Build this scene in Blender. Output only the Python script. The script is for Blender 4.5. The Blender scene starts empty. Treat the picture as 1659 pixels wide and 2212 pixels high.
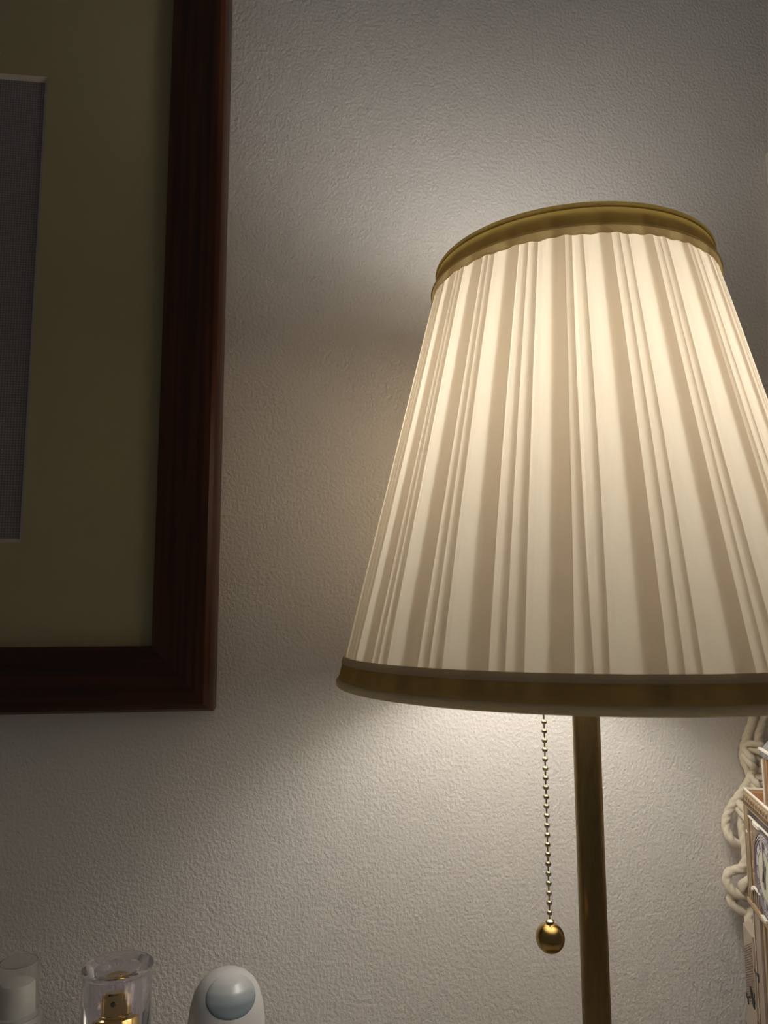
import bpy, math, random
from mathutils import Vector, Matrix

random.seed(7)
scn = bpy.context.scene
COL = scn.collection
PI = math.pi

# ------------------------------------------------------------------ camera
PITCH, ROLL = 0.1267, -0.0033
F = Vector((0, math.cos(PITCH), math.sin(PITCH)))
R0 = Vector((1, 0, 0)); U0 = R0.cross(F)
R = R0 * math.cos(ROLL) + U0 * math.sin(ROLL)
U = U0 * math.cos(ROLL) - R0 * math.sin(ROLL)
cd = bpy.data.cameras.new('camera')
cam = bpy.data.objects.new('camera', cd)
COL.objects.link(cam)
cam.matrix_world = Matrix(((R.x, U.x, -F.x, 0), (R.y, U.y, -F.y, 0), (R.z, U.z, -F.z, 0), (0, 0, 0, 1)))
cd.sensor_fit = 'VERTICAL'
cd.sensor_height = 48.0
cd.sensor_width = 36.0
cd.lens = 1661.0 / 2212.0 * 48.0
cd.clip_start = 0.01
cd.dof.use_dof = True
cd.dof.focus_distance = 0.36
cd.dof.aperture_fstop = 24.0
scn.camera = cam

# ------------------------------------------------------------------ world, light, exposure
w = bpy.data.worlds.new('room_ambient')
scn.world = w
w.use_nodes = True
bg = w.node_tree.nodes['Background']
bg.inputs[0].default_value = (1.0, 0.93, 0.86, 1)
bg.inputs[1].default_value = 0.065
BULB_STRENGTH = 23.5
BULB_COLOUR = (1.0, 0.96, 0.90)
scn.view_settings.view_transform = 'Standard'
scn.view_settings.look = 'None'
scn.view_settings.gamma = 1.0
scn.view_settings.use_curve_mapping = False
scn.view_settings.exposure = 0.0
scn.cycles.max_bounces = 20
scn.cycles.diffuse_bounces = 10
scn.cycles.transmission_bounces = 16
scn.cycles.glossy_bounces = 6
scn.cycles.transparent_max_bounces = 12
scn.cycles.caustics_refractive = True
scn.cycles.sample_clamp_indirect = 6.0
scn.cycles.blur_glossy = 0.5

# ------------------------------------------------------------------ helpers
class MB:
    def __init__(s):
        s.v = []; s.f = []; s.uv = None
    def add(s, verts, faces):
        o = len(s.v)
        s.v += [tuple(p) for p in verts]
        s.f += [tuple(i + o for i in f) for f in faces]
    def box(s, x0, x1, y0, y1, z0, z1, M=None):
        vs = [Vector((x, y, z)) for x in (x0, x1) for y in (y0, y1) for z in (z0, z1)]
        if M is not None: vs = [M @ p for p in vs]
        s.add(vs, [(0, 1, 3, 2), (4, 6, 7, 5), (0, 4, 5, 1), (2, 3, 7, 6), (0, 2, 6, 4), (1, 5, 7, 3)])
    def bar(s, a, b, wd, th, nrm):
        """flat bar from a to b, wd wide, th thick along nrm"""
        a = Vector(a); b = Vector(b); n = Vector(nrm).normalized()
        side = (b - a).cross(n).normalized() * wd / 2
        vs = []
        for p in (a, b):
            for sd in (-1, 1):
                for t in (0, th): vs.append(p + side * sd + n * t)
        s.add(vs, [(0, 1, 3, 2), (4, 6, 7, 5), (0, 4, 5, 1), (2, 3, 7, 6), (0, 2, 6, 4), (1, 5, 7, 3)])
    def lathe(s, prof, n=48, c=(0, 0, 0), sx=1.0, sy=1.0):
        o = len(s.v)
        for r, z in prof:
            for k in range(n):
                a = 2 * PI * k / n
                s.v.append((c[0] + r * sx * math.cos(a), c[1] + r * sy * math.sin(a), c[2] + z))
        m = len(prof)
        for i in range(m - 1):
            for k in range(n):
                k2 = (k + 1) % n
                s.f.append((o + i * n + k, o + i * n + k2, o + (i + 1) * n + k2, o + (i + 1) * n + k))
        if prof[0][0] > 1e-6: s.f.append(tuple(o + k for k in reversed(range(n))))
        if prof[-1][0] > 1e-6: s.f.append(tuple(o + (m - 1) * n + k for k in range(n)))
    def ring(s, prof, n=96, c=(0, 0, 0)):
        """closed cross-section swept round z"""
        o = len(s.v); m = len(prof)
        for r, z in prof:
            for k in range(n):
                a = 2 * PI * k / n
                s.v.append((c[0] + r * math.cos(a), c[1] + r * math.sin(a), c[2] + z))
        for i in range(m):
            j = (i + 1) % m
            for k in range(n):
                k2 = (k + 1) % n
                s.f.append((o + i * n + k, o + i * n + k2, o + j * n + k2, o + j * n + k))
    def sphere(s, c, rx, ry, rz, n=24, m=16):
        o = len(s.v)
        s.v.append((c[0], c[1], c[2] - rz))
        for i in range(1, m):
            t = PI * i / m
            for k in range(n):
                a = 2 * PI * k / n
                s.v.append((c[0] + rx * math.sin(t) * math.cos(a), c[1] + ry * math.sin(t) * math.sin(a), c[2] - rz * math.cos(t)))
        s.v.append((c[0], c[1], c[2] + rz)); top = len(s.v) - 1
        for k in range(n):
            k2 = (k + 1) % n
            s.f.append((o, o + 1 + k2, o + 1 + k))
            for i in range(m - 2):
                a = o + 1 + i * n
                s.f.append((a + k, a + k2, a + n + k2, a + n + k))
            a = o + 1 + (m - 2) * n
            s.f.append((a + k, a + k2, top))
    def rope(s, pts, rad, lobes=3, pitch=0.011, n=12, step=0.0008, phase=0.0):
        P = smooth(pts, step)
        o = len(s.v); m = len(P); L = 0
        up = Vector((0, 1, 0))
        for i, p in enumerate(P):
            d = (P[min(i + 1, m - 1)] - P[max(i - 1, 0)]).normalized()
            if i: L += (p - P[i - 1]).length
            a1 = d.cross(up).normalized(); a2 = d.cross(a1).normalized()
            for k in range(n):
                a = 2 * PI * k / n
                rr = rad * (1.0 if not lobes else 0.86 + 0.20 * abs(math.cos(lobes * 0.5 * (a - 2 * PI * L / pitch + phase))))
                s.v.append(tuple(p + (a1 * math.cos(a) + a2 * math.sin(a)) * rr))
        for i in range(m - 1):
            for k in range(n):
                k2 = (k + 1) % n
                s.f.append((o + i * n + k, o + i * n + k2, o + (i + 1) * n + k2, o + (i + 1) * n + k))
        s.f.append(tuple(o + k for k in reversed(range(n)))); s.f.append(tuple(o + (m - 1) * n + k for k in range(n)))
    def build(s, name, mat, parent=None, sm=True, bevel=0.0, angle=35):
        me = bpy.data.meshes.new(name)
        me.from_pydata(s.v, [], s.f)
        me.update()
        if mat: me.materials.append(mat)
        if sm:
            me.polygons.foreach_set('use_smooth', [True] * len(me.polygons))
            try: me.set_sharp_from_angle(angle=math.radians(angle))
            except Exception: pass
        o = bpy.data.objects.new(name, me)
        COL.objects.link(o)
        if parent is not None: o.parent = parent
        if bevel:
            b = o.modifiers.new('bevel', 'BEVEL'); b.width = bevel; b.segments = 2; b.limit_method = 'ANGLE'
        return o

def smooth(pts, step):
    pts = [Vector(p) for p in pts]
    q = [pts[0] * 2 - pts[1]] + pts + [pts[-1] * 2 - pts[-2]]
    out = []
    for i in range(1, len(q) - 2):
        p0, p1, p2, p3 = q[i - 1:i + 3]
        n = max(2, int((p2 - p1).length / step))
        for k in range(n):
            t = k / n
            out.append(0.5 * ((2 * p1) + (p2 - p0) * t + (2 * p0 - 5 * p1 + 4 * p2 - p3) * t * t + (3 * p1 - p0 - 3 * p2 + p3) * t ** 3))
    out.append(pts[-1])
    return out

def empty(name, label, cat, loc, rz=0, group=None):
    o = bpy.data.objects.new(name, None)
    o.empty_display_size = 0.02
    COL.objects.link(o)
    o.location = loc; o.rotation_euler = (0, 0, rz)
    o['label'] = label; o['category'] = cat
    if group: o['group'] = group
    return o

def mat(name, col, rough=0.6, metal=0.0, spec=0.5, **kw):
    m = bpy.data.materials.new(name); m.use_nodes = True
    b = m.node_tree.nodes['Principled BSDF']
    b.inputs['Base Color'].default_value = (*col, 1)
    b.inputs['Roughness'].default_value = rough
    b.inputs['Metallic'].default_value = metal
    b.inputs['Specular IOR Level'].default_value = spec
    for k, v in kw.items(): b.inputs[k].default_value = v
    return m

def nodes(m): return m.node_tree.nodes, m.node_tree.links, m.node_tree.nodes['Principled BSDF']

def noise_colour(m, c1, c2, scale, stretch=(1, 1, 1), detail=4, lo=0.35, hi=0.65):
    n, l, b = nodes(m)
    tc = n.new('ShaderNodeTexCoord'); mp = n.new('ShaderNodeMapping'); mp.inputs['Scale'].default_value = stretch
    nz = n.new('ShaderNodeTexNoise'); nz.inputs['Scale'].default_value = scale; nz.inputs['Detail'].default_value = detail
    cr = n.new('ShaderNodeValToRGB')
    cr.color_ramp.elements[0].position = lo; cr.color_ramp.elements[0].color = (*c1, 1)
    cr.color_ramp.elements[1].position = hi; cr.color_ramp.elements[1].color = (*c2, 1)
    l.new(tc.outputs['Object'], mp.inputs[0]); l.new(mp.outputs[0], nz.inputs['Vector'])
    l.new(nz.outputs['Fac'], cr.inputs[0]); l.new(cr.outputs[0], b.inputs['Base Color'])
    return mp, nz

def bump(m, scale, dist, strength=1.0, stretch=(1, 1, 1), detail=2, rough=0.5):
    n, l, b = nodes(m)
    tc = n.new('ShaderNodeTexCoord'); mp = n.new('ShaderNodeMapping'); mp.inputs['Scale'].default_value = stretch
    nz = n.new('ShaderNodeTexNoise'); nz.inputs['Scale'].default_value = scale
    nz.inputs['Detail'].default_value = detail; nz.inputs['Roughness'].default_value = rough
    bp = n.new('ShaderNodeBump'); bp.inputs['Strength'].default_value = strength; bp.inputs['Distance'].default_value = dist
    l.new(tc.outputs['Object'], mp.inputs[0]); l.new(mp.outputs[0], nz.inputs['Vector'])
    l.new(nz.outputs['Fac'], bp.inputs['Height']); l.new(bp.outputs[0], b.inputs['Normal'])
    return bp

# ------------------------------------------------------------------ materials
M_wall = mat('painted_wall', (0.80, 0.765, 0.735), 0.6, spec=0.25)
bump(M_wall, 540, 0.00125, 0.6, detail=2, rough=0.5, stretch=(1, 1, 0.85))
M_dresser = mat('dresser_paint', (0.55, 0.52, 0.48), 0.45)
M_wood = mat('mahogany', (0.1, 0.03, 0.012), 0.36, spec=0.35)
noise_colour(M_wood, (0.035, 0.009, 0.003), (0.115, 0.033, 0.010), 26, (9, 9, 0.35), 6, 0.3, 0.75)
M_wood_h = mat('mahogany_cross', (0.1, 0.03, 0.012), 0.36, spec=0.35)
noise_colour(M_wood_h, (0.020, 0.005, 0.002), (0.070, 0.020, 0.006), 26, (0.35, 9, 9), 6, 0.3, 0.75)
M_mat = mat('mat_board', (0.41, 0.36, 0.21), 0.85, spec=0.2)
bump(M_mat, 1600, 0.0001, 0.4)
M_bevel = mat('mat_core', (0.60, 0.53, 0.45), 0.8)
M_cloth = mat('aida_cloth', (0.4, 0.38, 0.38), 0.9, spec=0.1)
n, l, b = nodes(M_cloth)
tc = n.new('ShaderNodeTexCoord')
w1 = n.new('ShaderNodeTexWave'); w1.bands_direction = 'X'; w1.inputs['Scale'].default_value = 200
w2 = n.new('ShaderNodeTexWave'); w2.bands_direction = 'Z'; w2.inputs['Scale'].default_value = 200
mul = n.new('ShaderNodeMath'); mul.operation = 'MULTIPLY'
cr = n.new('ShaderNodeValToRGB')
cr.color_ramp.elements[0].color = (0.20, 0.19, 0.195, 1); cr.color_ramp.elements[1].color = (0.42, 0.385, 0.39, 1)
bp = n.new('ShaderNodeBump'); bp.inputs['Distance'].default_value = 0.0005; bp.inputs['Strength'].default_value = 0.6
for wv in (w1, w2): l.new(tc.outputs['Object'], wv.inputs['Vector'])
l.new(w1.outputs['Fac'], mul.inputs[0]); l.new(w2.outputs['Fac'], mul.inputs[1])
l.new(mul.outputs[0], cr.inputs[0]); l.new(cr.outputs[0], b.inputs['Base Color'])
l.new(mul.outputs[0], bp.inputs['Height']); l.new(bp.outputs[0], b.inputs['Normal'])

M_brass = mat('antique_brass', (0.25, 0.165, 0.065), 0.36, 1.0)
noise_colour(M_brass, (0.235, 0.16, 0.068), (0.27, 0.185, 0.08), 300, (6, 6, 0.5), 4)
M_brass_knob = mat('polished_brass', (0.42, 0.28, 0.10), 0.24, 1.0)
M_chain = mat('chain_metal', (0.62, 0.54, 0.38), 0.26, 1.0)
M_socket = mat('socket_plastic', (0.7, 0.68, 0.62), 0.5)

def cloth_mat(name, dcol, tcol, fac, rib=0.0, uv=False):
    m = bpy.data.materials.new(name); m.use_nodes = True
    n, l = m.node_tree.nodes, m.node_tree.links
    n.remove(n['Principled BSDF'])
    out = n['Material Output']
    d = n.new('ShaderNodeBsdfDiffuse'); d.inputs[0].default_value = (*dcol, 1)
    t = n.new('ShaderNodeBsdfTranslucent'); t.inputs[0].default_value = (*tcol, 1)
    mx = n.new('ShaderNodeMixShader'); mx.inputs[0].default_value = fac
    l.new(d.outputs[0], mx.inputs[1]); l.new(t.outputs[0], mx.inputs[2]); l.new(mx.outputs[0], out.inputs[0])
    tc = n.new('ShaderNodeTexCoord')
    if uv:
        # ribbed weave: threads run up the height of the cloth
        sep = n.new('ShaderNodeSeparateXYZ'); l.new(tc.outputs['UV'], sep.inputs[0])
        mu = n.new('ShaderNodeMath'); mu.operation = 'MULTIPLY'; mu.inputs[1].default_value = 2 * PI / 0.00075
        sn = n.new('ShaderNodeMath'); sn.operation = 'SINE'
        l.new(sep.outputs[0], mu.inputs[0]); l.new(mu.outputs[0], sn.inputs[0])
        nz = n.new('ShaderNodeTexNoise'); nz.inputs['Scale'].default_value = 1500
        l.new(tc.outputs['UV'], nz.inputs['Vector'])
        nz2 = n.new('ShaderNodeTexNoise'); nz2.inputs['Scale'].default_value = 60
        l.new(tc.outputs['UV'], nz2.inputs['Vector'])
        ad = n.new('ShaderNodeMath'); ad.operation = 'MULTIPLY_ADD'; ad.inputs[1].default_value = 0.25
        l.new(sn.outputs[0], ad.inputs[0]); l.new(nz.outputs['Fac'], ad.inputs[2])
        mr = n.new('ShaderNodeMapRange'); mr.inputs[1].default_value = 0.0; mr.inputs[2].default_value = 1.0
        mr.inputs[3].default_value = fac - rib; mr.inputs[4].default_value = fac + rib
        l.new(ad.outputs[0], mr.inputs[0]); l.new(mr.outputs[0], mx.inputs[0])
        bp = n.new('ShaderNodeBump'); bp.inputs['Distance'].default_value = 0.00008; bp.inputs['Strength'].default_value = 0.4
        l.new(ad.outputs[0], bp.inputs['Height']); l.new(bp.outputs[0], d.inputs['Normal'])
    else:
        wv = n.new('ShaderNodeTexWave'); wv.bands_direction = 'DIAGONAL'; wv.inputs['Scale'].default_value = 330
        l.new(tc.outputs['Object'], wv.inputs['Vector'])
        bp = n.new('ShaderNodeBump'); bp.inputs['Distance'].default_value = 0.0002; bp.inputs['Strength'].default_value = 0.5
        l.new(wv.outputs['Fac'], bp.inputs['Height']); l.new(bp.outputs[0], d.inputs['Normal'])
    return m
M_shade = cloth_mat('pleated_cloth', (0.84, 0.80, 0.74), (0.965, 0.92, 0.865), 0.68, 0.045, True)
M_diffuser = cloth_mat('added_diffuser', (0.92, 0.895, 0.83), (0.95, 0.895, 0.775), 0.20)  # added inner layer: cuts transmitted light and softens the pleat contrast
M_band = cloth_mat('trim_ribbon', (0.36, 0.28, 0.16), (0.76, 0.65, 0.34), 0.44)
M_band_pale = cloth_mat('trim_ribbon_pale', (0.74, 0.66, 0.50), (0.80, 0.72, 0.52), 0.42)
M_cord_gold = cloth_mat('trim_gold_edge', (0.80, 0.70, 0.42), (0.9, 0.8, 0.5), 0.5)
M_gather = cloth_mat('gathered_ribbon', (0.50, 0.42, 0.26), (0.80, 0.70, 0.42), 0.42)
M_bulb = bpy.data.materials.new('frosted_bulb_glow'); M_bulb.use_nodes = True
n = M_bulb.node_tree.nodes; n.remove(n['Principled BSDF'])
em = n.new('ShaderNodeEmission'); em.inputs[0].default_value = (*BULB_COLOUR, 1); em.inputs[1].default_value = BULB_STRENGTH
M_bulb.node_tree.links.new(em.outputs[0], n['Material Output'].inputs[0])

M_white_pl = mat('white_plastic', (0.78, 0.76, 0.73), 0.42)
M_white_sat = mat('white_satin_plastic', (0.62, 0.615, 0.62), 0.40)
M_clear = mat('clear_plastic', (0.93, 0.90, 0.97), 0.03, **{'Transmission Weight': 1.0, 'IOR': 1.46})
M_clear_v = mat('violet_tinted_plastic', (0.94, 0.915, 0.975), 0.03, **{'Transmission Weight': 1.0, 'IOR': 1.42})
M_frost = mat('frosted_plastic', (0.93, 0.93, 0.94), 0.38, **{'Transmission Weight': 0.85, 'IOR': 1.15})
M_hazy = mat('hazy_clear_plastic', (1.0, 1.0, 0.99), 0.1, **{'Transmission Weight': 0.95, 'IOR': 1.25})
M_ball = mat('blue_grey_plastic', (0.22, 0.30, 0.36), 0.28)
n, l, b = nodes(M_ball)
tc = n.new('ShaderNodeTexCoord'); sp0 = n.new('ShaderNodeSeparateXYZ'); cr = n.new('ShaderNodeValToRGB')
l.new(tc.outputs['Generated'], sp0.inputs[0]); l.new(sp0.outputs[2], cr.inputs[0]); l.new(cr.outputs[0], b.inputs['Base Color'])
cr.color_ramp.elements[0].color = (0.21, 0.26, 0.30, 1); cr.color_ramp.elements[0].position = 0.35
cr.color_ramp.elements[1].color = (0.60, 0.60, 0.605, 1); cr.color_ramp.elements[1].position = 0.97
M_gold = mat('bright_gold', (0.83, 0.60, 0.22), 0.13, 1.0)
M_perf = mat('perfume_glass', (0.95, 0.85, 0.80), 0.02, **{'Transmission Weight': 1.0, 'IOR': 1.45})
M_nozzle = mat('nozzle_insert', (0.05, 0.045, 0.04), 0.3)
M_rope = mat('cotton_rope', (0.76, 0.68, 0.55), 0.95, spec=0.1)
bump(M_rope, 2200, 0.0004, 0.6)
M_panel = mat('white_panel', (0.70, 0.67, 0.62), 0.6)
M_peg = mat('pale_wood', (0.5, 0.36, 0.2), 0.6)

M_t_edge = mat('paper_edge_white', (0.80, 0.75, 0.68), 0.7)
M_t_base = mat('printed_sandstone', (0.36, 0.27, 0.18), 0.55)
noise_colour(M_t_base, (0.24, 0.175, 0.115), (0.40, 0.30, 0.20), 420, (1, 1, 0.25), 3)
M_t_gold = mat('printed_gold', (0.44, 0.32, 0.19), 0.5)
M_t_tan = mat('printed_tan', (0.36, 0.265, 0.18), 0.55)
M_t_brown = mat('printed_brown', (0.15, 0.095, 0.06), 0.55)
M_t_dark = mat('printed_dark', (0.055, 0.045, 0.045), 0.5)
M_t_orange = mat('printed_orange', (0.42, 0.22, 0.10), 0.55)
M_t_grey = mat('printed_roof_grey', (0.2, 0.2, 0.21), 0.5)
noise_colour(M_t_grey, (0.13, 0.13, 0.14), (0.30, 0.30, 0.31), 500)
M_t_pink = mat('printed_rose_grey', (0.40, 0.32, 0.28), 0.55)
M_t_dial = mat('dial_lilac', (0.62, 0.58, 0.62), 0.5)
M_t_face = mat('dial_cream', (0.68, 0.65, 0.52), 0.5)
M_t_num = mat('dial_ink', (0.17, 0.145, 0.17), 0.5)
M_card = mat('card_beige', (0.48, 0.40, 0.33), 0.6)
M_card_line = mat('card_line', (0.27, 0.19, 0.165), 0.6)
M_ink = mat('black_ink', (0.018, 0.016, 0.016), 0.5)

# ------------------------------------------------------------------ the setting
PSI = math.radians(7.5)
W0 = Vector((0.0897, 0.4715, 0))
ZT = -0.30                                   # height of the dresser top
def W(u, z, off=0.0):
    """point on the back wall: u along it, off out of it"""
    return W0 + Vector((math.cos(PSI), math.sin(PSI), 0)) * u + Vector((math.sin(PSI), -math.cos(PSI), 0)) * off + Vector((0, 0, z))
mb = MB(); mb.box(-1.6, 1.6, 0.0, 0.12, -1.1, 1.5)
wall = mb.build('wall_back', M_wall, sm=False)
wall.location = W0; wall.rotation_euler = (0, 0, PSI); wall['kind'] = 'structure'
mb = MB(); mb.box(-1.6, 1.6, -2.4, 0.0, -1.2, -1.1)
fl = mb.build('floor', mat('floor_boards', (0.20, 0.13, 0.08), 0.5), sm=False)
fl.location = W0; fl.rotation_euler = (0, 0, PSI); fl['kind'] = 'structure'

# dresser under the lamp (its top lies below the picture)
dr = empty('dresser', 'painted dresser whose top carries the lamp and bottles, below the picture edge', 'dresser', W(0, -1.1), PSI)
mb = MB(); mb.box(-0.55, 0.50, -0.42, -0.002, 0.775, 0.80); mb.build('top', M_dresser, dr, False, 0.002)
mb = MB(); mb.box(-0.53, 0.48, -0.40, -0.004, 0.0, 0.775); mb.build('body', M_dresser, dr, False)
for k in range(3):
    mb = MB(); mb.box(-0.52, 0.47, -0.418, -0.4, 0.03 + k * 0.245, 0.265 + k * 0.245)
    d = mb.build('drawer', M_dresser, dr, False, 0.002)
    for s in (-0.25, 0.2):
        mb = MB(); mb.sphere((s, -0.428, 0.15 + k * 0.245), 0.012, 0.012, 0.012); mb.build('knob', M_brass, d)

# ------------------------------------------------------------------ table lamp
LX, LY = 0.0897, 0.3515
lamp = empty('table_lamp', 'lit brass table lamp with pleated cream shade and bead pull chain', 'lamp', (LX, LY, ZT))
def lz(z): return z - ZT
ZB, ZBT, ZTB, ZTT = -0.0330, -0.0202, 0.1489, 0.1611
RB, RT = 0.110, 0.0622
def rad(z): return RB + (RT - RB) * (z - ZB) / (ZTT - ZB)
mb = MB(); mb.lathe([(0.078, 0), (0.080, 0.002), (0.080, 0.006), (0.077, 0.009), (0.02, 0.011), (0.010, 0.016), (0.0085, 0.03)], 64)
mb.build('base', M_brass, lamp)
mb = MB(); mb.lathe([(0.0060, 0.012), (0.0060, lz(-0.002))], 40); mb.build('pole', M_brass, lamp)
mb = MB(); mb.lathe([(0.008, lz(-0.004)), (0.015, lz(-0.001)), (0.0165, lz(0.004)), (0.0165, lz(0.028)), (0.014, lz(0.034)), (0.0135, lz(0.038))], 32)
mb.build('lamp_socket', M_socket, lamp)
bp_ = [(0.0125, lz(0.036)), (0.0160, lz(0.040)), (0.0200, lz(0.046)), (0.0235, lz(0.055)), (0.0252, lz(0.065)), (0.0262, lz(0.078)), (0.0266, lz(0.091)), (0.0262, lz(0.102))]
for k in range(1, 9):                       # rounded top of the bulb
    t = k / 8 * PI / 2
    bp_.append((0.0262 * math.cos(t) if k < 8 else 0.0, lz(0.102 + 0.026 * math.sin(t))))
mb = MB(); mb.lathe(bp_, 32); mb.build('light_bulb', M_bulb, lamp)
# wire carrier holding the shade on the socket
mb = MB()
mb.ring([(0.0168 + 0.001 * math.cos(a), lz(0.012) + 0.001 * math.sin(a)) for a in [k * PI / 4 for k in range(8)]], 32)
for k in range(3):
    a = 2 * PI * k / 3 + 0.5
    e = Vector((math.cos(a), math.sin(a), 0))
    mb.rope([e * 0.0165 + Vector((0, 0, lz(0.012))), e * 0.06 + Vector((0, 0, lz(-0.012))), e * 0.1085 + Vector((0, 0, lz(-0.0275)))], 0.0011, n=8, step=0.006, lobes=0)
mb.build('shade_carrier', M_brass, lamp)

# pleated cloth: knife pleats folded over one another, one continuous sheet
NPER = 23
seq = []                                     # (angle, radial offset, cloth length)
g = 0.00022
ang0 = math.radians(-105.8)
per = 2 * PI / NPER
a = 0.0
folds = []
while len(folds) < NPER * 3:
    jb = random.uniform(-0.02, 0.02); jc = random.uniform(-0.025, 0.025)
    folds += [(0.19 + jb, 0.085 + random.uniform(-.02, .02)), (0.215 + jc, 0.10 + random.uniform(-.02, .02)), (0.595 - jb - jc, 0.275 + random.uniform(-.03, .03))]
pos = 0.0; prof = []
def put(u, off): prof.append((u, off))
for wd, ov in folds:
    st, en = pos, pos + wd
    ri = -2 * g
    put(st, ri)
    rise = min(0.16, wd * 0.6)
    for q in (0.25, 0.55, 1.0):
        put(st + rise * q, ri + (0 - ri) * math.sin(q * PI / 2) + (0.0006 if q > 0.5 else 0.0003))
    put(en - (wd - rise) * 0.4, 0.0006)
    put(en - 0.012, 0.0003)
    put(en, -0.0001)
    put(en - 0.02, -g * 0.75)
    put(en - ov, -g)
    put(en - ov - 0.004, -g * 1.5)
    put(en - ov + 0.02, -2 * g)
    pos = en
tot = pos
NV = 9
mb = MB(); uvs = []
L = 0; lens = [0]
for i in range(1, len(prof)):
    L += abs(prof[i][0] - prof[i - 1][0]) * per * 0.085 + abs(prof[i][1] - prof[i - 1][1]); lens.append(L)
npf = len(prof)
z0s, z1s = ZB + 0.004, ZTB + 0.006
wob = [random.uniform(-1, 1) for _ in range(len(folds) + 1)]
for j in range(NV):
    t = j / (NV - 1); z = z0s + (z1s - z0s) * t
    pinch = 1.0 - 0.75 * max(0, (t - 0.93) / 0.07) - 0.6 * max(0, (0.07 - t) / 0.07)
    for i, (u, off) in enumerate(prof):
        k = min(i // 11, len(folds))
        sway = 0.035 * wob[k] * math.sin(PI * t) + 0.05 * wob[k] * (t - 0.5)
        th = ang0 + (u / tot * NPER + sway) * per
        r = rad(z) - 0.0012 + (off + 0.0004) * (0.6 + 0.4 * pinch) + 0.0004
        mb.v.append((r * math.cos(th), r * math.sin(th), lz(z)))
for j in range(NV - 1):
    for i in range(npf):
        i2 = (i + 1) % npf
        mb.f.append((j * npf + i, j * npf + i2, (j + 1) * npf + i2, (j + 1) * npf + i))
shade = mb.build('lamp_shade', M_shade, lamp, False)
uvl = shade.data.uv_layers.new(name='UVMap')
lens.append(L)
k = 0
for j in range(NV - 1):
    for i in range(npf):
        for (ii, jj) in ((i, j), (i + 1, j), (i + 1, j + 1), (i, j + 1)):
            uvl.data[k].uv = (lens[min(ii, npf)], jj / (NV - 1) * 0.19); k += 1
shade['label'] = 'knife-pleated cream cloth'
mb = MB()  # unseen layer inside the pleats, added to dim and even their glow
for j in range(9):
    z = z0s + (z1s - z0s) * j / 8
    for k in range(96):
        a = 2 * PI * k / 96
        r = rad(z) - 0.0040
        mb.v.append((r * math.cos(a), r * math.sin(a), lz(z)))
for j in range(8):
    for k in range(96): mb.f.append((j * 96 + k, j * 96 + (k + 1) % 96, (j + 1) * 96 + (k + 1) % 96, (j + 1) * 96 + k))
mb.build('added_diffuser', M_diffuser, lamp)

def band(name, z0, z1, o0, th, m, parent, rnd=0.0):
    """ribbon ring following the cone; o0 = how far proud of the cloth"""
    P = []
    nn = 6
    if rnd:
        for k in range(12):
            a = 2 * PI * k / 12
            zc = (z0 + z1) / 2
            P.append((rad(zc) + o0 + rnd * math.cos(a), lz(zc) + (z1 - z0) / 2 * math.sin(a)))
    else:
        P = [(rad(z0) + o0 - th, lz(z0)), (rad(z0) + o0 - 0.0002, lz(z0)), (rad(z0) + o0, lz(z0) + 0.0003), (rad(z1) + o0, lz(z1) - 0.0003), (rad(z1) + o0 - 0.0002, lz(z1)), (rad(z1) + o0 - th, lz(z1))]
    mb = MB(); mb.ring(P, 144)
    return mb.build(name, m, parent)
# lower trim: pale ribbed strip, dark ribbon, rolled edge
lt = band('lower_trim', ZB + 0.0020, ZBT - 0.0022, 0.0010, 0.0012, M_band, lamp)
lt['label'] = 'brown ribbon round the lower rim'
band('ribbed_strip', ZBT - 0.0030, ZBT, 0.0014, 0.0012, M_band_pale, lt)
band('piping', ZB, ZB + 0.0034, 0.0006, 0.001, M_band_pale, lt, rnd=0.0012)
ut = band('upper_trim', ZTB + 0.0014, ZTT - 0.0018, 0.0012, 0.0012, M_band, lamp)
ut['label'] = 'brown ribbon round the upper rim'
band('piping', ZTT - 0.0028, ZTT, 0.0008, 0.001, M_band, ut, rnd=0.0012)
band('gold_edge', ZTB + 0.0010, ZTB + 0.0018, 0.0019, 0.0006, M_cord_gold, ut)
# gathered edge of the ribbon below the gold line, slightly wavy
mb = MB(); n_ = 360
for k in range(n_):
    a = 2 * PI * k / n_
    wz = 0.0007 * math.sin(a * 23) * 0.5 + 0.0003 * math.sin(a * 61 + 1)
    for z, o in ((ZTB + 0.0012, 0.0012), (ZTB - 0.0008, 0.0011), (ZTB - 0.0024 + wz, 0.0008), (ZTB - 0.0024 + wz, 0.0001)):
        mb.v.append(((rad(z) + o) * math.cos(a), (rad(z) + o) * math.sin(a), lz(z)))
for k in range(n_):
    k2 = (k + 1) % n_
    for i in range(3): mb.f.append((k * 4 + i, k2 * 4 + i, k2 * 4 + i + 1, k * 4 + i + 1))
mb.build('gathered_edge', M_gather, ut)

# pull chain: 26 beads (22 in view), links, brass knob
cx, cy = 0.0686 - LX, 0.34 - LY
pc = empty('pull_chain', '', '', (0, 0, 0)); del pc['label']; del pc['category']
bpy.data.objects.remove(pc)
mb = MB(); mb.lathe([(0.00036, lz(-0.131)), (0.00036, lz(0.022))], 8, (cx, cy, 0))
mb.box(min(cx, -0.014), max(cx, -0.008), -0.0105 - 0.001, -0.0105 + 0.001, lz(0.0205), lz(0.0225))
pc = mb.build('pull_chain', M_chain, lamp)
beadm = MB(); beadm.sphere((0, 0, 0), 0.00125, 0.00125, 0.00118, 16, 10)
bead = None
for k in range(40):
    z = -0.0480 - 0.00389 * (k - 18)
    if k == 39: z = -0.0480 - 0.00389 * 21
    if z < -0.1305 or z > 0.02: continue
    if bead is None:
        bead = beadm.build('bead', M_chain, pc); o = bead
    else:
        o = bead.copy(); COL.objects.link(o)
    o.location = (cx, cy, lz(z))
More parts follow.
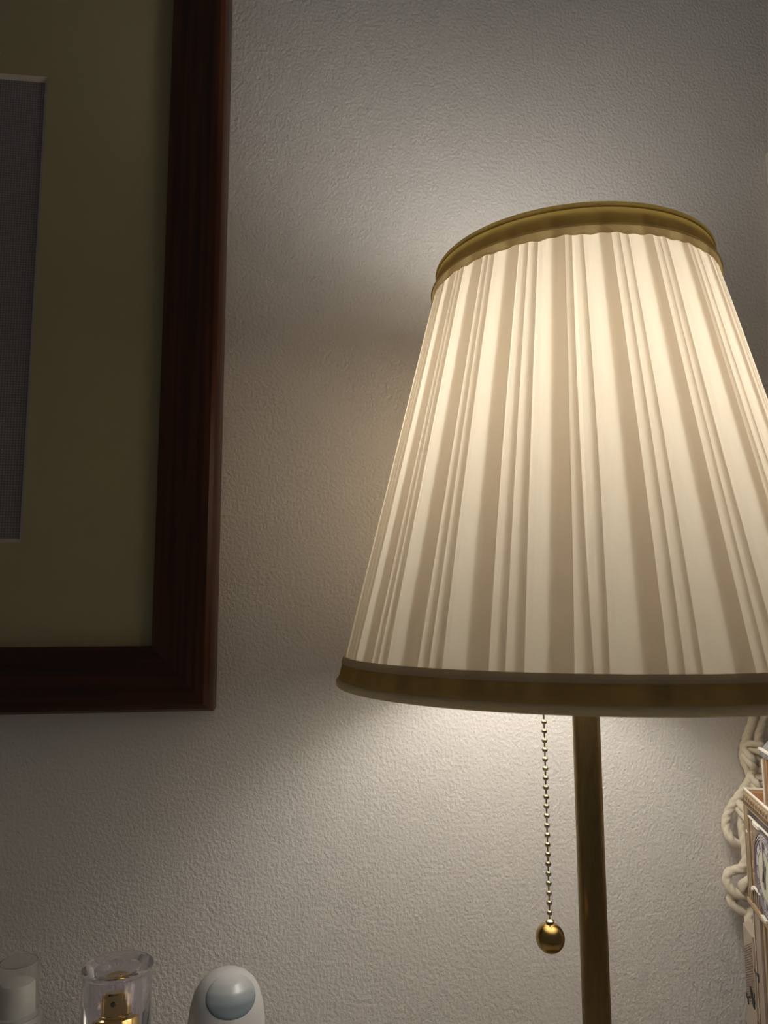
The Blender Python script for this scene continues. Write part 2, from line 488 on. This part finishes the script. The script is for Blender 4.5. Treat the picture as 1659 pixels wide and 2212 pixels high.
mb = MB(); mb.sphere((cx, cy, lz(-0.1356)), 0.0060, 0.0060, 0.0061, 40, 28)
mb.build('pull_knob', M_brass_knob, pc)
mb = MB(); mb.lathe([(0.0017, lz(-0.1296)), (0.0019, lz(-0.1288)), (0.0010, lz(-0.1280))], 16, (cx, cy, 0)); mb.build('ferrule', M_chain, pc)

# ------------------------------------------------------------------ framed needlework on the wall
pf = empty('picture_frame', 'dark mahogany picture frame with wide olive mat round grey woven cloth', 'picture frame', W(-0.395, -0.0545), PSI)
FX = -0.395
def fu(u): return u - FX
U1, V0 = -0.1870, -0.0545
RW = 0.0350
MW = 0.0735
U0_ = -0.296 - 0.205 - MW - RW
V1 = 0.320 + MW + RW
prof_r = [(0.0000, 0.0), (0.0000, 0.0150), (0.0006, 0.0195), (0.0022, 0.0228), (0.0048, 0.0245), (0.0078, 0.0240), (0.0110, 0.0222),
          (0.0190, 0.0178), (0.0270, 0.0142), (0.0325, 0.0128), (0.0346, 0.0118), (0.0350, 0.0108), (0.0350, 0.0)]
corners = [(U0_, V0, 1, 1), (U1, V0, -1, 1), (U1, V1, -1, -1), (U0_, V1, 1, -1)]
for k in range(4):
    a = corners[k]; c = corners[(k + 1) % 4]
    mb = MB(); m = len(prof_r)
    for q in (a, c):
        for d, h in prof_r:
            mb.v.append((fu(q[0] + q[2] * d), -h - 0.0005, (q[1] + q[3] * d) - V0))
    for i in range(m):
        j = (i + 1) % m
        mb.f.append((i, j, m + j, m + i))
    mb.f.append(tuple(range(m))); mb.f.append(tuple(reversed(range(m, 2 * m))))
    mb.build('rail', M_wood if k % 2 else M_wood_h, pf, True, angle=30)
# mat board with bevelled window
ox0, ox1, oz0, oz1 = -0.295 - 0.205, -0.295, 0.038, 0.320
def mv(u, z, off): return (fu(u), -off, z - V0)
a = [(U0_ + RW - .001, V0 + RW - .001), (U1 - RW + .001, V0 + RW - .001), (U1 - RW + .001, V1 - RW + .001), (U0_ + RW - .001, V1 - RW + .001)]
bq = [(ox0, oz0), (ox1, oz0), (ox1, oz1), (ox0, oz1)]
mb = MB()
for off in (0.0055, 0.0030):
    for q in a: mb.v.append(mv(*q, off))
    for q in bq: mb.v.append(mv(*q, off))
for k in range(4):
    k2 = (k + 1) % 4
    mb.f.append((k, k2, 4 + k2, 4 + k)); mb.f.append((8 + k, 12 + k, 12 + k2, 8 + k2)); mb.f.append((k, 8 + k, 8 + k2, k2))
mo = mb.build('mat_board', M_mat, pf, False)
mb = MB(); bv = 0.0022
cq = [(ox0 + bv, oz0 + bv), (ox1 - bv, oz0 + bv), (ox1 - bv, oz1 - bv), (ox0 + bv, oz1 - bv)]
for q in bq: mb.v.append(mv(*q, 0.0055))
for q in cq: mb.v.append(mv(*q, 0.0030))
for k in range(4):
    k2 = (k + 1) % 4; mb.f.append((k, k2, 4 + k2, 4 + k))
mb.build('bevel', M_bevel, mo, False)
mb = MB(); mb.box(fu(ox0 - 0.01), fu(ox1 + 0.01), -0.0029, -0.0019, oz0 - 0.01 - V0, oz1 + 0.01 - V0)
mb.build('woven_cloth', M_cloth, pf, False)
mb = MB(); mb.box(fu(U0_ + RW - .001), fu(U1 - RW + .001), -0.0018, -0.0008, RW - .001, V1 - RW + .001 - V0)
mb.build('backing_board', M_peg, pf, False)

# ------------------------------------------------------------------ white panel at the right border
pn = empty('wall_panel', 'pale panel on the wall, just its upright edge showing at the right border', 'panel', W(0.25, 0.0), PSI)
mb = MB(); mb.box(0.1742 - 0.25, 0.1742 - 0.25 + 0.16, -0.010, -0.0006, 0.10, 0.3100); mb.build('board', M_panel, pn, False, 0.001)
mb = MB(); mb.box(0.1850 - 0.25, 0.313 - 0.25, -0.0112, -0.0101, 0.116, 0.294); mb.build('face_sheet', M_card, pn, False)

# ------------------------------------------------------------------ macrame
mc = empty('macrame_hanging', 'cream cotton rope macrame hanging on wall behind the clock tower', 'macrame', W(0.150, -0.19), PSI)
def ml(u, z, off): return (u - 0.150, -off, z + 0.19)
mb = MB(); mb.rope([ml(0.150, 0.0, 0.0), ml(0.150, 0.0, 0.012), ml(0.150, 0.002, 0.030)], 0.003, n=12, step=0.002, lobes=0)
mb.build('peg', M_peg, mc)
cords = [
    [(0.150, .004), (0.142, -.03), (0.1341, -.0634), (0.1300, -.0770), (0.1272, -.0888), (0.1294, -.0995), (0.1246, -.1059), (0.1188, -.1136), (0.1150, -.1213), (0.1130, -.1277), (0.1135, -.1335), (0.1165, -.1372), (0.1240, -.1390), (0.132, -.1395)],
    [(0.150, .004), (0.146, -.03), (0.141, -.06), (0.136, -.075), (0.134, -.089), (0.138, -.099), (0.131, -.109), (0.125, -.117), (0.1215, -.126), (0.121, -.136), (0.1205, -.145), (0.1175, -.1505), (0.1120, -.1530), (0.1095, -.1575), (0.1110, -.1625), (0.1160, -.1655), (0.124, -.167)],
    [(0.150, .004), (0.150, -.04), (0.147, -.07), (0.141, -.085), (0.140, -.10), (0.135, -.112), (0.128, -.122), (0.126, -.134), (0.127, -.147), (0.122, -.1545), (0.116, -.158), (0.1185, -.164), (0.126, -.169)],
    [(0.150, .004), (0.155, -.05), (0.150, -.09), (0.143, -.115), (0.138, -.14), (0.134, -.155), (0.120, -.1665), (0.1125, -.1690), (0.1150, -.1735), (0.1215, -.1760), (0.1300, -.1770)],
    [(0.150, .004), (0.160, -.05), (0.158, -.09), (0.151, -.125), (0.143, -.15), (0.136, -.170), (0.1235, -.1745), (0.1195, -.1790), (0.1230, -.1840), (0.131, -.186)],
]
offs = [0.010, 0.0135, 0.017, 0.011, 0.015]
for k, c in enumerate(cords):
    mb = MB()
    mb.rope([ml(u, z, offs[k] + 0.002 * math.sin(i * 1.3 + k)) for i, (u, z) in enumerate(c)], 0.0026, 3, 0.016, 24, 0.0008, k)
    mb.build('cord', M_rope, mc)
for k in range(3):          # hitch knots where cords cross
    u, z = [(0.1300, -.083), (0.1330, -.0985), (0.1240, -.113), (0.1175, -.153), (0.128, -.1675)][k]
    pts = [ml(u + 0.0045 * math.cos(t * 0.9), z + 0.0040 * math.sin(t * 0.9) - 0.0006 * t, 0.0145 + 0.004 * math.sin(t * 1.8)) for t in range(15)]
    mb = MB(); mb.rope(pts, 0.0020, 3, 0.014, 20, 0.0007, k); mb.build('knot', M_rope, mc)

# ------------------------------------------------------------------ paper clock tower
ANG = math.atan2(-0.98, -0.20)
TW = 0.072
tw = empty('clock_tower_model', 'small printed card model of a clock tower at the right edge', 'model', (0.1885, 0.42, ZT), ANG)
# local x runs along the dial face toward the camera, local y into the tower, z up
T_TOP, T_BOT = 0.2064, 0.1504
def tb(name, m, x0, x1, y0, y1, z0, z1, par=tw, bv=0.0):
    mb = MB(); mb.box(x0, x1, y0, y1, z0, z1); return mb.build(name, m, par, False, bv)
cs = tb('clock_stage', M_t_base, 0, TW, 0, TW, T_BOT + 0.002, T_TOP - 0.006)
# parapet walls with white cut edges
for (x0, x1, y0, y1) in ((0, TW, 0, 0.0011), (0, TW, TW - 0.0011, TW), (0, 0.0011, 0.0011, TW - 0.0011), (TW - 0.0011, TW, 0.0011, TW - 0.0011)):
    pw = tb('parapet', M_t_tan, x0, x1, y0, y1, T_TOP - 0.0058, T_TOP - 0.0005)
    tb('cut_edge', M_t_edge, x0, x1, y0, y1, T_TOP - 0.0004, T_TOP + 0.0003, pw)
tb('inner_wall', M_t_orange, 0.0013, 0.004, 0.0016, TW - 0.01, T_TOP - 0.0057, T_TOP - 0.0012)
tb('roof_deck', M_t_pink, 0.001, TW - 0.001, 0.0013, TW - 0.001, T_TOP - 0.0062, T_TOP - 0.0057)
n_p = 15
for k in range(n_p):                                            # little square panels of the parapet
    x = 0.0022 + k * (TW - 0.004) / n_p
    o = tb('cornice_panel', M_t_gold, x, x + 0.0034, -0.0005, -0.00005, T_TOP - 0.0052, T_TOP - 0.0016)
    tb('panel_inset', M_t_brown, x + 0.0009, x + 0.0026, -0.0007, -0.0005, T_TOP - 0.0042, T_TOP - 0.0026, o)
tb('moulding', M_t_brown, 0, TW, -0.0007, -0.00005, T_TOP - 0.0068, T_TOP - 0.0060)
tb('moulding', M_t_gold, 0, TW, -0.0005, -0.00005, T_TOP - 0.0080, T_TOP - 0.0072)
tb('dark_recess', M_t_dark, 0.010, TW - 0.010, -0.0003, -0.00005, T_TOP - 0.0108, T_TOP - 0.0084)
tb('white_ledge', M_t_edge, 0.0105, TW - 0.0105, -0.0010, -0.00005, T_TOP - 0.0116, T_TOP - 0.0111)
tb('white_ledge', M_t_edge, 0.022, 0.032, -0.0018, -0.00005, T_TOP - 0.0128, T_TOP - 0.0112)
for x in (0.0012, 0.0042, 0.0072, TW - 0.0085, TW - 0.0055, TW - 0.0025):
    tb('pilaster', M_t_tan if x != 0.0042 else M_t_gold, x, x + 0.0018, -0.0007, -0.00005, T_BOT + 0.002, T_TOP - 0.0082)
    tb('pilaster_groove', M_t_brown, x + 0.0019, x + 0.0024, -0.0002, -0.00005, T_BOT + 0.002, T_TOP - 0.0082)
for (x, z) in ((0.0055, T_TOP - 0.0205), (0.0090, T_TOP - 0.0475)):
    mb = MB(); mb.add([(x - .0011, -.001, z), (x, -.001, z - .0012), (x + .0011, -.001, z), (x, -.001, z + .0012), (x - .0011, -.0001, z), (x, -.0001, z - .0012), (x + .0011, -.0001, z), (x, -.0001, z + .0012)],
                      [(0, 1, 2, 3), (0, 4, 5, 1), (1, 5, 6, 2), (2, 6, 7, 3), (3, 7, 4, 0)]); mb.build('white_tab', M_t_edge, tw, False)
for z in (T_TOP - 0.015, T_TOP - 0.022, T_TOP - 0.036, T_TOP - 0.042):
    tb('carved_block', M_t_gold, 0.0120, 0.0150, -0.0005, -0.00005, z, z + 0.0035)
# dial
CXs, CZ, CR = 0.0370, T_TOP - 0.0325, 0.0196
def disc(name, m, r0, r1, y0, y1, par, n=56):
    mb = MB()
    o = 0
    for y in (y0, y1):
        for r in ((r0, r1) if r0 > 0 else (r1,)):
            for k in range(n):
                a = 2 * PI * k / n
                mb.v.append((CXs + r * math.sin(a), y, CZ + r * math.cos(a)))
    if r0 > 0:
        for k in range(n):
            k2 = (k + 1) % n
            mb.f.append((k, k2, n + k2, n + k)); mb.f.append((n + k, n + k2, 3 * n + k2, 3 * n + k))
            mb.f.append((2 * n + k, 3 * n + k, 3 * n + k2, 2 * n + k2)); mb.f.append((k, 2 * n + k, 2 * n + k2, k2))
    else:
        mb.f.append(tuple(range(n)))
        for k in range(n):
            k2 = (k + 1) % n; mb.f.append((k, n + k, n + k2, k2))
    return mb.build(name, m, par, False)
dial = disc('clock_dial', M_t_dial, 0, CR - 0.0007, -0.0006, -0.0001, tw)
disc('dial_surround', M_t_num, CR - 0.0008, CR, -0.0009, -0.0001, dial)
disc('dial_centre', M_t_face, 0, 0.0112, -0.0009, -0.0006, dial)
disc('dial_ring', M_t_num, 0.0112, 0.01135, -0.0010, -0.0006, dial)
disc('dial_ring', M_t_num, 0.0160, 0.01615, -0.0009, -0.0006, dial)
disc('dial_ring', M_t_num, 0.0174, 0.01755, -0.0009, -0.0006, dial)
roman = ['XII', 'I', 'II', 'III', 'IIII', 'V', 'VI', 'VII', 'VIII', 'IX', 'X', 'XI']
for h, txt in enumerate(roman):
    # view from outside the face: +x is to the right, so hours run clockwise with +x
    a = 2 * PI * h / 12
    er = Vector((math.sin(a), 0, math.cos(a))); et = Vector((math.cos(a), 0, -math.sin(a)))
    C = Vector((CXs, -0.0008, CZ))
    mb = MB(); wds = {'I': 0.0008, 'V': 0.0016, 'X': 0.0018}
    tw_ = sum(wds[c] for c in txt) + 0.0003 * (len(txt) - 1); x = -tw_ / 2
    r0, r1 = 0.0122, 0.0152
    def P(t, r): return C + et * t + er * r
    for c in txt:
        wd = wds[c]
        if c == 'I': mb.bar(P(x + wd / 2, r0), P(x + wd / 2, r1), 0.00038, 0.00015, (0, -1, 0))
        elif c == 'V':
            mb.bar(P(x + 0.0002, r1), P(x + wd / 2, r0), 0.0004, 0.00015, (0, -1, 0)); mb.bar(P(x + wd - 0.0002, r1), P(x + wd / 2, r0), 0.00022, 0.00015, (0, -1, 0))
        else:
            mb.bar(P(x + 0.0002, r1), P(x + wd - 0.0002, r0), 0.0004, 0.00015, (0, -1, 0)); mb.bar(P(x + wd - 0.0002, r1), P(x + 0.0002, r0), 0.00022, 0.00015, (0, -1, 0))
        x += wd + 0.0003
    mb.build('numeral', M_t_num, dial, False)
def hand(name, ang, pts, th):
    er = Vector((math.sin(ang), 0, math.cos(ang))); et = Vector((math.cos(ang), 0, -math.sin(ang)))
    mb = MB(); n = len(pts)
    for y in (th, th + 0.0003):
        for t, r in pts: mb.v.append(tuple(Vector((CXs, -y, CZ)) + et * t + er * r))
    mb.f.append(tuple(range(n))); mb.f.append(tuple(reversed(range(n, 2 * n))))
    for k in range(n): mb.f.append((k, n + k, n + (k + 1) % n, (k + 1) % n))
    mb.build(name, M_t_num, dial, False)
hand('minute_hand', 0.02, [(-.00025, -.0060), (-.0009, -.0052), (-.0010, -.0030), (-.0005, -.002), (-.0004, 0), (-.0002, .0155), (.0002, .0155), (.0004, 0), (.0005, -.002), (.0010, -.0030), (.0009, -.0052), (.00025, -.0060)], 0.0012)
hand('hour_hand', 0.40, [(-.0006, -.0030), (-.0007, 0), (-.0005, .0030), (-.0012, .0050), (-.0005, .0068), (0, .0085), (.0005, .0068), (.0012, .0050), (.0005, .0030), (.0007, 0), (.0006, -.0030)], 0.0016)
# strip, arcade of dark openings and lower cornice
tb('white_ledge', M_t_edge, 0.0125, 0.0250, -0.0012, -0.00005, T_BOT + 0.0108, T_BOT + 0.0113)
tb('white_ledge', M_t_edge, 0.0490, TW - 0.0105, -0.0012, -0.00005, T_BOT + 0.0108, T_BOT + 0.0113)
tb('moulding', M_t_dark, 0.0125, TW - 0.0125, -0.0004, -0.00005, T_BOT + 0.0098, T_BOT + 0.0107)
for k in range(13):
    x = 0.0125 + k * 0.0038
    if x + 0.0024 > TW - 0.008: break
    tb('arch_opening', M_t_dark, x, x + 0.0024, -0.0002, -0.00005, T_BOT + 0.0022, T_BOT + 0.0097)
    tb('mullion', M_t_gold, x + 0.0026, x + 0.0034, -0.0003, -0.00005, T_BOT + 0.0018, T_BOT + 0.0097)
tb('balcony', M_t_edge, 0.0285, 0.0365, -0.0018, -0.00005, T_BOT + 0.0020, T_BOT + 0.0032)
tb('lower_cornice', M_t_gold, -0.0002, TW + 0.0002, -0.0012, TW, T_BOT - 0.0002, T_BOT + 0.0018)
tb('moulding', M_t_brown, 0.0002, TW, -0.0008, -0.00005, T_BOT - 0.0012, T_BOT - 0.0003)
# shaft
IN = 0.0012
sh = tb('shaft', M_t_tan, IN, TW - IN, IN, TW - IN, 0.0, T_BOT - 0.0002)
def sp(name, m, x0, x1, pr, z0=0.0, z1=T_BOT - 0.0004): return tb(name, m, IN + (x0 - IN) * 1.3, IN + (x1 - IN) * 1.3, IN - pr, IN - 0.00005, z0, z1, tw)
sp('shaft_strip', M_t_edge, IN - 0.0001, IN + 0.0004, 0.0003)
sp('shaft_strip', M_t_brown, IN + 0.0005, IN + 0.0034, 0.0002)
sp('shaft_strip', M_t_gold, IN + 0.0035, IN + 0.0050, 0.0006)
sp('shaft_strip', M_t_brown, IN + 0.0051, IN + 0.0064, 0.0002)
sp('shaft_strip', M_t_pink, IN + 0.0066, IN + 0.0128, 0.0012)
sp('shaft_seam', M_ink, IN + 0.0130, IN + 0.0150, 0.0001)
sp('shaft_strip', M_t_gold, IN + 0.0151, IN + 0.0176, 0.0006)
sp('shaft_strip', M_t_brown, IN + 0.0178, IN + 0.0208, 0.0003)
sp('shaft_strip', M_t_gold, IN + 0.0210, IN + 0.0232, 0.0006)
sp('shaft_strip', M_t_pink, IN + 0.0236, IN + 0.0300, 0.0003)
sp('shaft_strip', M_t_tan, IN + 0.0304, IN + 0.0420, 0.0005)
for z in (0.118, 0.093):                                         # small dark fittings crossing the shaft
    mb = MB(); mb.bar((IN + 0.0015, IN - 0.0013, z), (IN + 0.0085, IN - 0.0013, z - 0.001), 0.0008, 0.0004, (0, -1, 0))
    mb.bar((IN + 0.0085, IN - 0.0013, z + 0.001), (IN + 0.0085, IN - 0.0013, z - 0.003), 0.0012, 0.0004, (0, -1, 0)); mb.build('bracket', M_t_dark, tw, False)
# belfry and roof above the parapet
B0 = 0.0085
bf = tb('belfry', M_t_gold, B0, TW - B0, B0, TW - B0, T_TOP - 0.0057, T_TOP + 0.0185)
k = 0
x = B0 + 0.0012
while x < TW - B0 - 0.004:
    tb('louvre', M_t_brown if k % 2 else M_t_dark, x, x + 0.0024, B0 - 0.0003, B0 - 0.00005, T_TOP + 0.0005, T_TOP + 0.0165)
    tb('column', M_t_orange if k % 3 else M_t_tan, x + 0.0028, x + 0.0042, B0 - 0.0010, B0 - 0.00005, T_TOP - 0.004, T_TOP + 0.0180)
    x += 0.0048; k += 1
tb('corner_edge', M_t_edge, B0 - 0.0008, B0 - 0.00005, B0 - 0.0006, B0 + 0.004, T_TOP - 0.0055, T_TOP + 0.0165)
ev = tb('roof_eave', M_t_grey, B0 - 0.0012, TW - B0 + 0.0012, B0 - 0.0012, TW - B0 + 0.0012, T_TOP + 0.0187, T_TOP + 0.0212)
tb('eave_edge', M_t_edge, B0 - 0.0016, TW - B0 + 0.0016, B0 - 0.0016, TW - B0 + 0.0016, T_TOP + 0.0213, T_TOP + 0.0222, ev)
mb = MB(); c = TW / 2
zz = [(B0, T_TOP + 0.0223), (B0 + 0.012, T_TOP + 0.042), (B0 + 0.018, T_TOP + 0.060), (B0 + 0.018, T_TOP + 0.070), (c - 0.0006, T_TOP + 0.125)]
for q, z in zz:
    for (x, y) in ((q, q), (TW - q, q), (TW - q, TW - q), (q, TW - q)): mb.v.append((x, y, z))
for i in range(len(zz) - 1):
    for k in range(4): mb.f.append((i * 4 + k, i * 4 + (k + 1) % 4, i * 4 + 4 + (k + 1) % 4, i * 4 + 4 + k))
mb.f.append((3, 2, 1, 0)); mb.f.append((16, 17, 18, 19))
mb.build('spire', M_t_grey, tw, False)

# ------------------------------------------------------------------ printed card box behind the tower
bx = empty('card_box', 'slim beige card box with line shading and black silhouettes, behind the clock tower', 'box', (0.1929, 0.44, ZT), ANG)
CH = -0.168 - ZT
mb = MB(); mb.box(0, 0.0190, 0, 0.050, 0, CH); mb.build('carton', M_card, bx, False, 0.0003)
mb = MB()
nl = 24
for k in range(nl):                                              # printed slanting hatch, thinner upward
    z = CH - 0.0040 - k * 0.00120
    wd = 0.0003 + 0.0003 * k / nl
    mb.bar((0.0010, -0.0001, z - 0.0078), (0.0184, -0.0001, z + 0.0009), wd, 0.0001, (0, -1, 0))
h = mb.build('hatching', M_card_line, bx, False)
mb = MB()
zf = CH - 0.0349
def q(x, z): return (x * 0.84, zf + z * 0.25 + 0.46 * (x - 0.0145) * 0.84 + 0.003)
def blob(pts):
    n = len(pts); o = len(mb.v)
    for y in (-0.0004, -0.0001):
        for x, z in pts: mb.v.append((q(x, z)[0], y, q(x, z)[1]))
    mb.f.append(tuple(o + k for k in range(n)))
    for k in range(n): mb.f.append((o + k, o + n + k, o + n + (k + 1) % n, o + (k + 1) % n))
def stroke(a, b_, wd):
    a = q(*a); b_ = q(*b_)
    mb.bar((a[0], -0.0001, a[1]), (b_[0], -0.0001, b_[1]), wd, 0.0003, (0, -1, 0))
blob([(0.0110, .0210), (0.0150, .0150), (0.0172, .0080), (0.0176, .0010), (0.0205, -.0030), (0.0218, -.0110), (0.0205, -.0180), (0.0205, -.0250), (0.0165, -.0190), (0.0155, -.0130), (0.0158, -.0050), (0.0148, .0015), (0.0120, .0050), (0.0118, .0110)])
stroke((0.0035, -.0010), (0.0215, .0010), 0.0008)
stroke((0.0012, .0080), (0.0016, -.0020), 0.0012)
stroke((0.0040, -.0005), (0.0046, -.0150), 0.0011)
stroke((0.0212, .0060), (0.0212, -.0020), 0.0012)
mb.build('silhouette', M_ink, bx, False)

# ------------------------------------------------------------------ bottles
# clear-capped perfume spray
pe = empty('perfume_bottle', 'perfume spray with gold atomiser under a tall clear violet-tinted cap', 'bottle', (-0.1305, 0.40, ZT))
def pz(z): return z - ZT
mb = MB(); mb.lathe([(0.0165, 0), (0.0175, 0.001), (0.0175, 0.060), (0.0160, 0.063), (0.0090, 0.0650)], 48); mb.build('glass_body', M_perf, pe)
PT = pz(-0.1712)
# cap: solid wall open at the bottom, closed on top
mb = MB()
mb.lathe([(0.0114, 0.0656), (0.0161, 0.0656), (0.0161, PT - 0.0026), (0.0163, PT - 0.0022), (0.0166, PT - 0.0017), (0.0168, PT - 0.0009), (0.0165, PT - 0.0002), (0.0158, PT), (0.0146, PT - 0.0001), (0.0138, PT - 0.0004),
          (0.0, PT - 0.0005)], 72)
mb.f = [f for f in mb.f if len(f) < 20]
o0 = len(mb.v)
mb.lathe([(0.0114, 0.0656), (0.0112, PT - 0.0036), (0.0106, PT - 0.0027), (0.0, PT - 0.0026)], 72)
mb.f = [f for f in mb.f if len(f) < 20]
capo = mb.build('clear_cap', M_clear_v, pe, True, angle=40); capo['label'] = 'clear violet-tinted cap with a thick rim'
me = capo.data
import bmesh
bm = bmesh.new(); bm.from_mesh(me); bmesh.ops.remove_doubles(bm, verts=bm.verts, dist=1e-6); bmesh.ops.recalc_face_normals(bm, faces=bm.faces); bm.to_mesh(me); bm.free()
AT = pz(-0.1795)
mb = MB(); mb.lathe([(0.0100, 0.0652), (0.0100, AT - 0.0124), (0.0096, AT - 0.0117), (0.0078, AT - 0.0112), (0.0070, AT - 0.0108)], 48); mb.build('gold_collar', M_gold, pe)
mb = MB(); mb.lathe([(0.0070, AT - 0.0110), (0.0070, AT - 0.0102), (0.0063, AT - 0.0098), (0.0063, AT - 0.0008), (0.0053, AT), (0.0, AT + 0.0001)], 40)
sp_ = mb.build('gold_atomiser', M_gold, pe)
mb = MB(); dv = Vector((0.12, -0.993, 0)); p0 = dv * 0.0057
mb.sphere((p0.x, p0.y, AT - 0.0044), 0.0014, 0.0014, 0.0014, 16, 10); mb.build('spray_hole', M_nozzle, sp_)

# white pump bottle with hazy dust cap
wb = empty('pump_bottle', 'small white pump bottle under a hazy clear cap, at the left border', 'bottle', (-0.1790, 0.40, ZT))
mb = MB(); mb.lathe([(0.0150, 0), (0.0160, 0.001), (0.0160, 0.085), (0.0145, 0.090), (0.0110, 0.0935)], 48); mb.build('bottle_body', M_white_pl, wb)
WT = pz(-0.1690)
mb = MB(); mb.lathe([(0.0120, 0.0937), (0.0120, WT - 0.0262), (0.0098, WT - 0.0254), (0.0098, WT - 0.0236), (0.0080, WT - 0.0230)], 40); mb.build('collar', M_white_pl, wb)
mb = MB(); mb.lathe([(0.0079, WT - 0.0232), (0.0077, WT - 0.0105), (0.0073, WT - 0.0096), (0.0040, WT - 0.0090), (0.0, WT - 0.0089)], 40); mb.build('pump_head', M_white_pl, wb)
mb = MB(); mb.lathe([(0.0099, WT - 0.0250), (0.0103, WT - 0.0250), (0.0094, WT - 0.0020), (0.0086, WT - 0.0004), (0.0060, WT + 0.0002), (0.0, WT + 0.0003)], 48)
mb.f = [f for f in mb.f if len(f) < 20]
mb.lathe([(0.0099, WT - 0.0250), (0.0090, WT - 0.0022), (0.0082, WT - 0.0008), (0.0, WT - 0.0004)], 48)
mb.f = [f for f in mb.f if len(f) < 20]
dc = mb.build('dust_cap', M_hazy, wb)
bm = bmesh.new(); bm.from_mesh(dc.data); bmesh.ops.remove_doubles(bm, verts=bm.verts, dist=1e-6); bmesh.ops.recalc_face_normals(bm, faces=bm.faces); bm.to_mesh(dc.data); bm.free()

# roll-on deodorant
de = empty('roll_on_deodorant', 'rounded white roll-on deodorant with blue-grey window in its domed cap', 'deodorant', (-0.0770, 0.40, ZT))
DT = pz(-0.1735)
mb = MB(); mb.lathe([(0.0160, 0), (0.0180, 0.002), (0.0190, 0.03), (0.0178, 0.070), (0.0170, 0.0745)], 48); mb.build('body', M_white_sat, de)
# domed cap: rounded shell with an oval blue-grey inlay
DP = [(0.0, 0.0), (0.0005, 0.0045), (0.0015, 0.0075), (0.003, 0.0103), (0.006, 0.0134), (0.010, 0.0157), (0.016, 0.0174), (0.024, 0.0184), (0.035, 0.0190), (0.050, 0.0190)]
def dome_r(h):
    for (h0, r0), (h1, r1) in zip(DP, DP[1:]):
        if h <= h1:
            t = (h - h0) / (h1 - h0); return r0 + (r1 - r0) * t
    return DP[-1][1]
P_ = [(dome_r(h), DT - h) for h in (0.050, 0.042, 0.035, 0.029, 0.024, 0.020, 0.016, 0.013, 0.010, 0.008, 0.006, 0.0045, 0.003, 0.0022, 0.0015, 0.001, 0.0005)] + [(0.0, DT)]
mb = MB(); mb.lathe(P_, 72); dome = mb.build('domed_cap', M_white_sat, de, True, angle=70)
dome['label'] = 'domed white cap'
mb = MB()
NR, NA = 12, 48
axis = Vector((0.32, -0.78, 0.78)).normalized()
e1 = axis.cross(Vector((0, 0, 1))).normalized(); e2 = e1.cross(axis)
Cc = Vector((0, 0, DT - 0.0175))
def dome_hit(d, lift):
    # march from the centre to the dome surface
    lo_, hi_ = 0.0, 0.04
    for _ in range(30):
        m_ = (lo_ + hi_) / 2; p = Cc + d * m_
        h = DT - p.z
        if h > 0 and math.hypot(p.x, p.y) < dome_r(h): lo_ = m_
        else: hi_ = m_
    return Cc + d * (lo_ + lift)
mb.v.append(tuple(dome_hit(axis, 0.0004)))
for i in range(1, NR + 1):
    q = i / NR
    for k in range(NA):
        a = 2 * PI * k / NA
        d = (axis + (e1 * math.cos(a) * 0.95 + e2 * math.sin(a) * 0.72) * q * 1.0).normalized()
        mb.v.append(tuple(dome_hit(d, 0.0004 if i < NR - 1 else (0.0003 if i < NR else -0.0001))))
for k in range(NA):
    k2 = (k + 1) % NA
    mb.f.append((0, 1 + k, 1 + k2))
    for i in range(NR - 1):
        a = 1 + i * NA
        mb.f.append((a + k, a + NA + k, a + NA + k2, a + k2))
iw = mb.build('cap_window', M_ball, dome)
iw['label'] = 'blue-grey oval inlay'
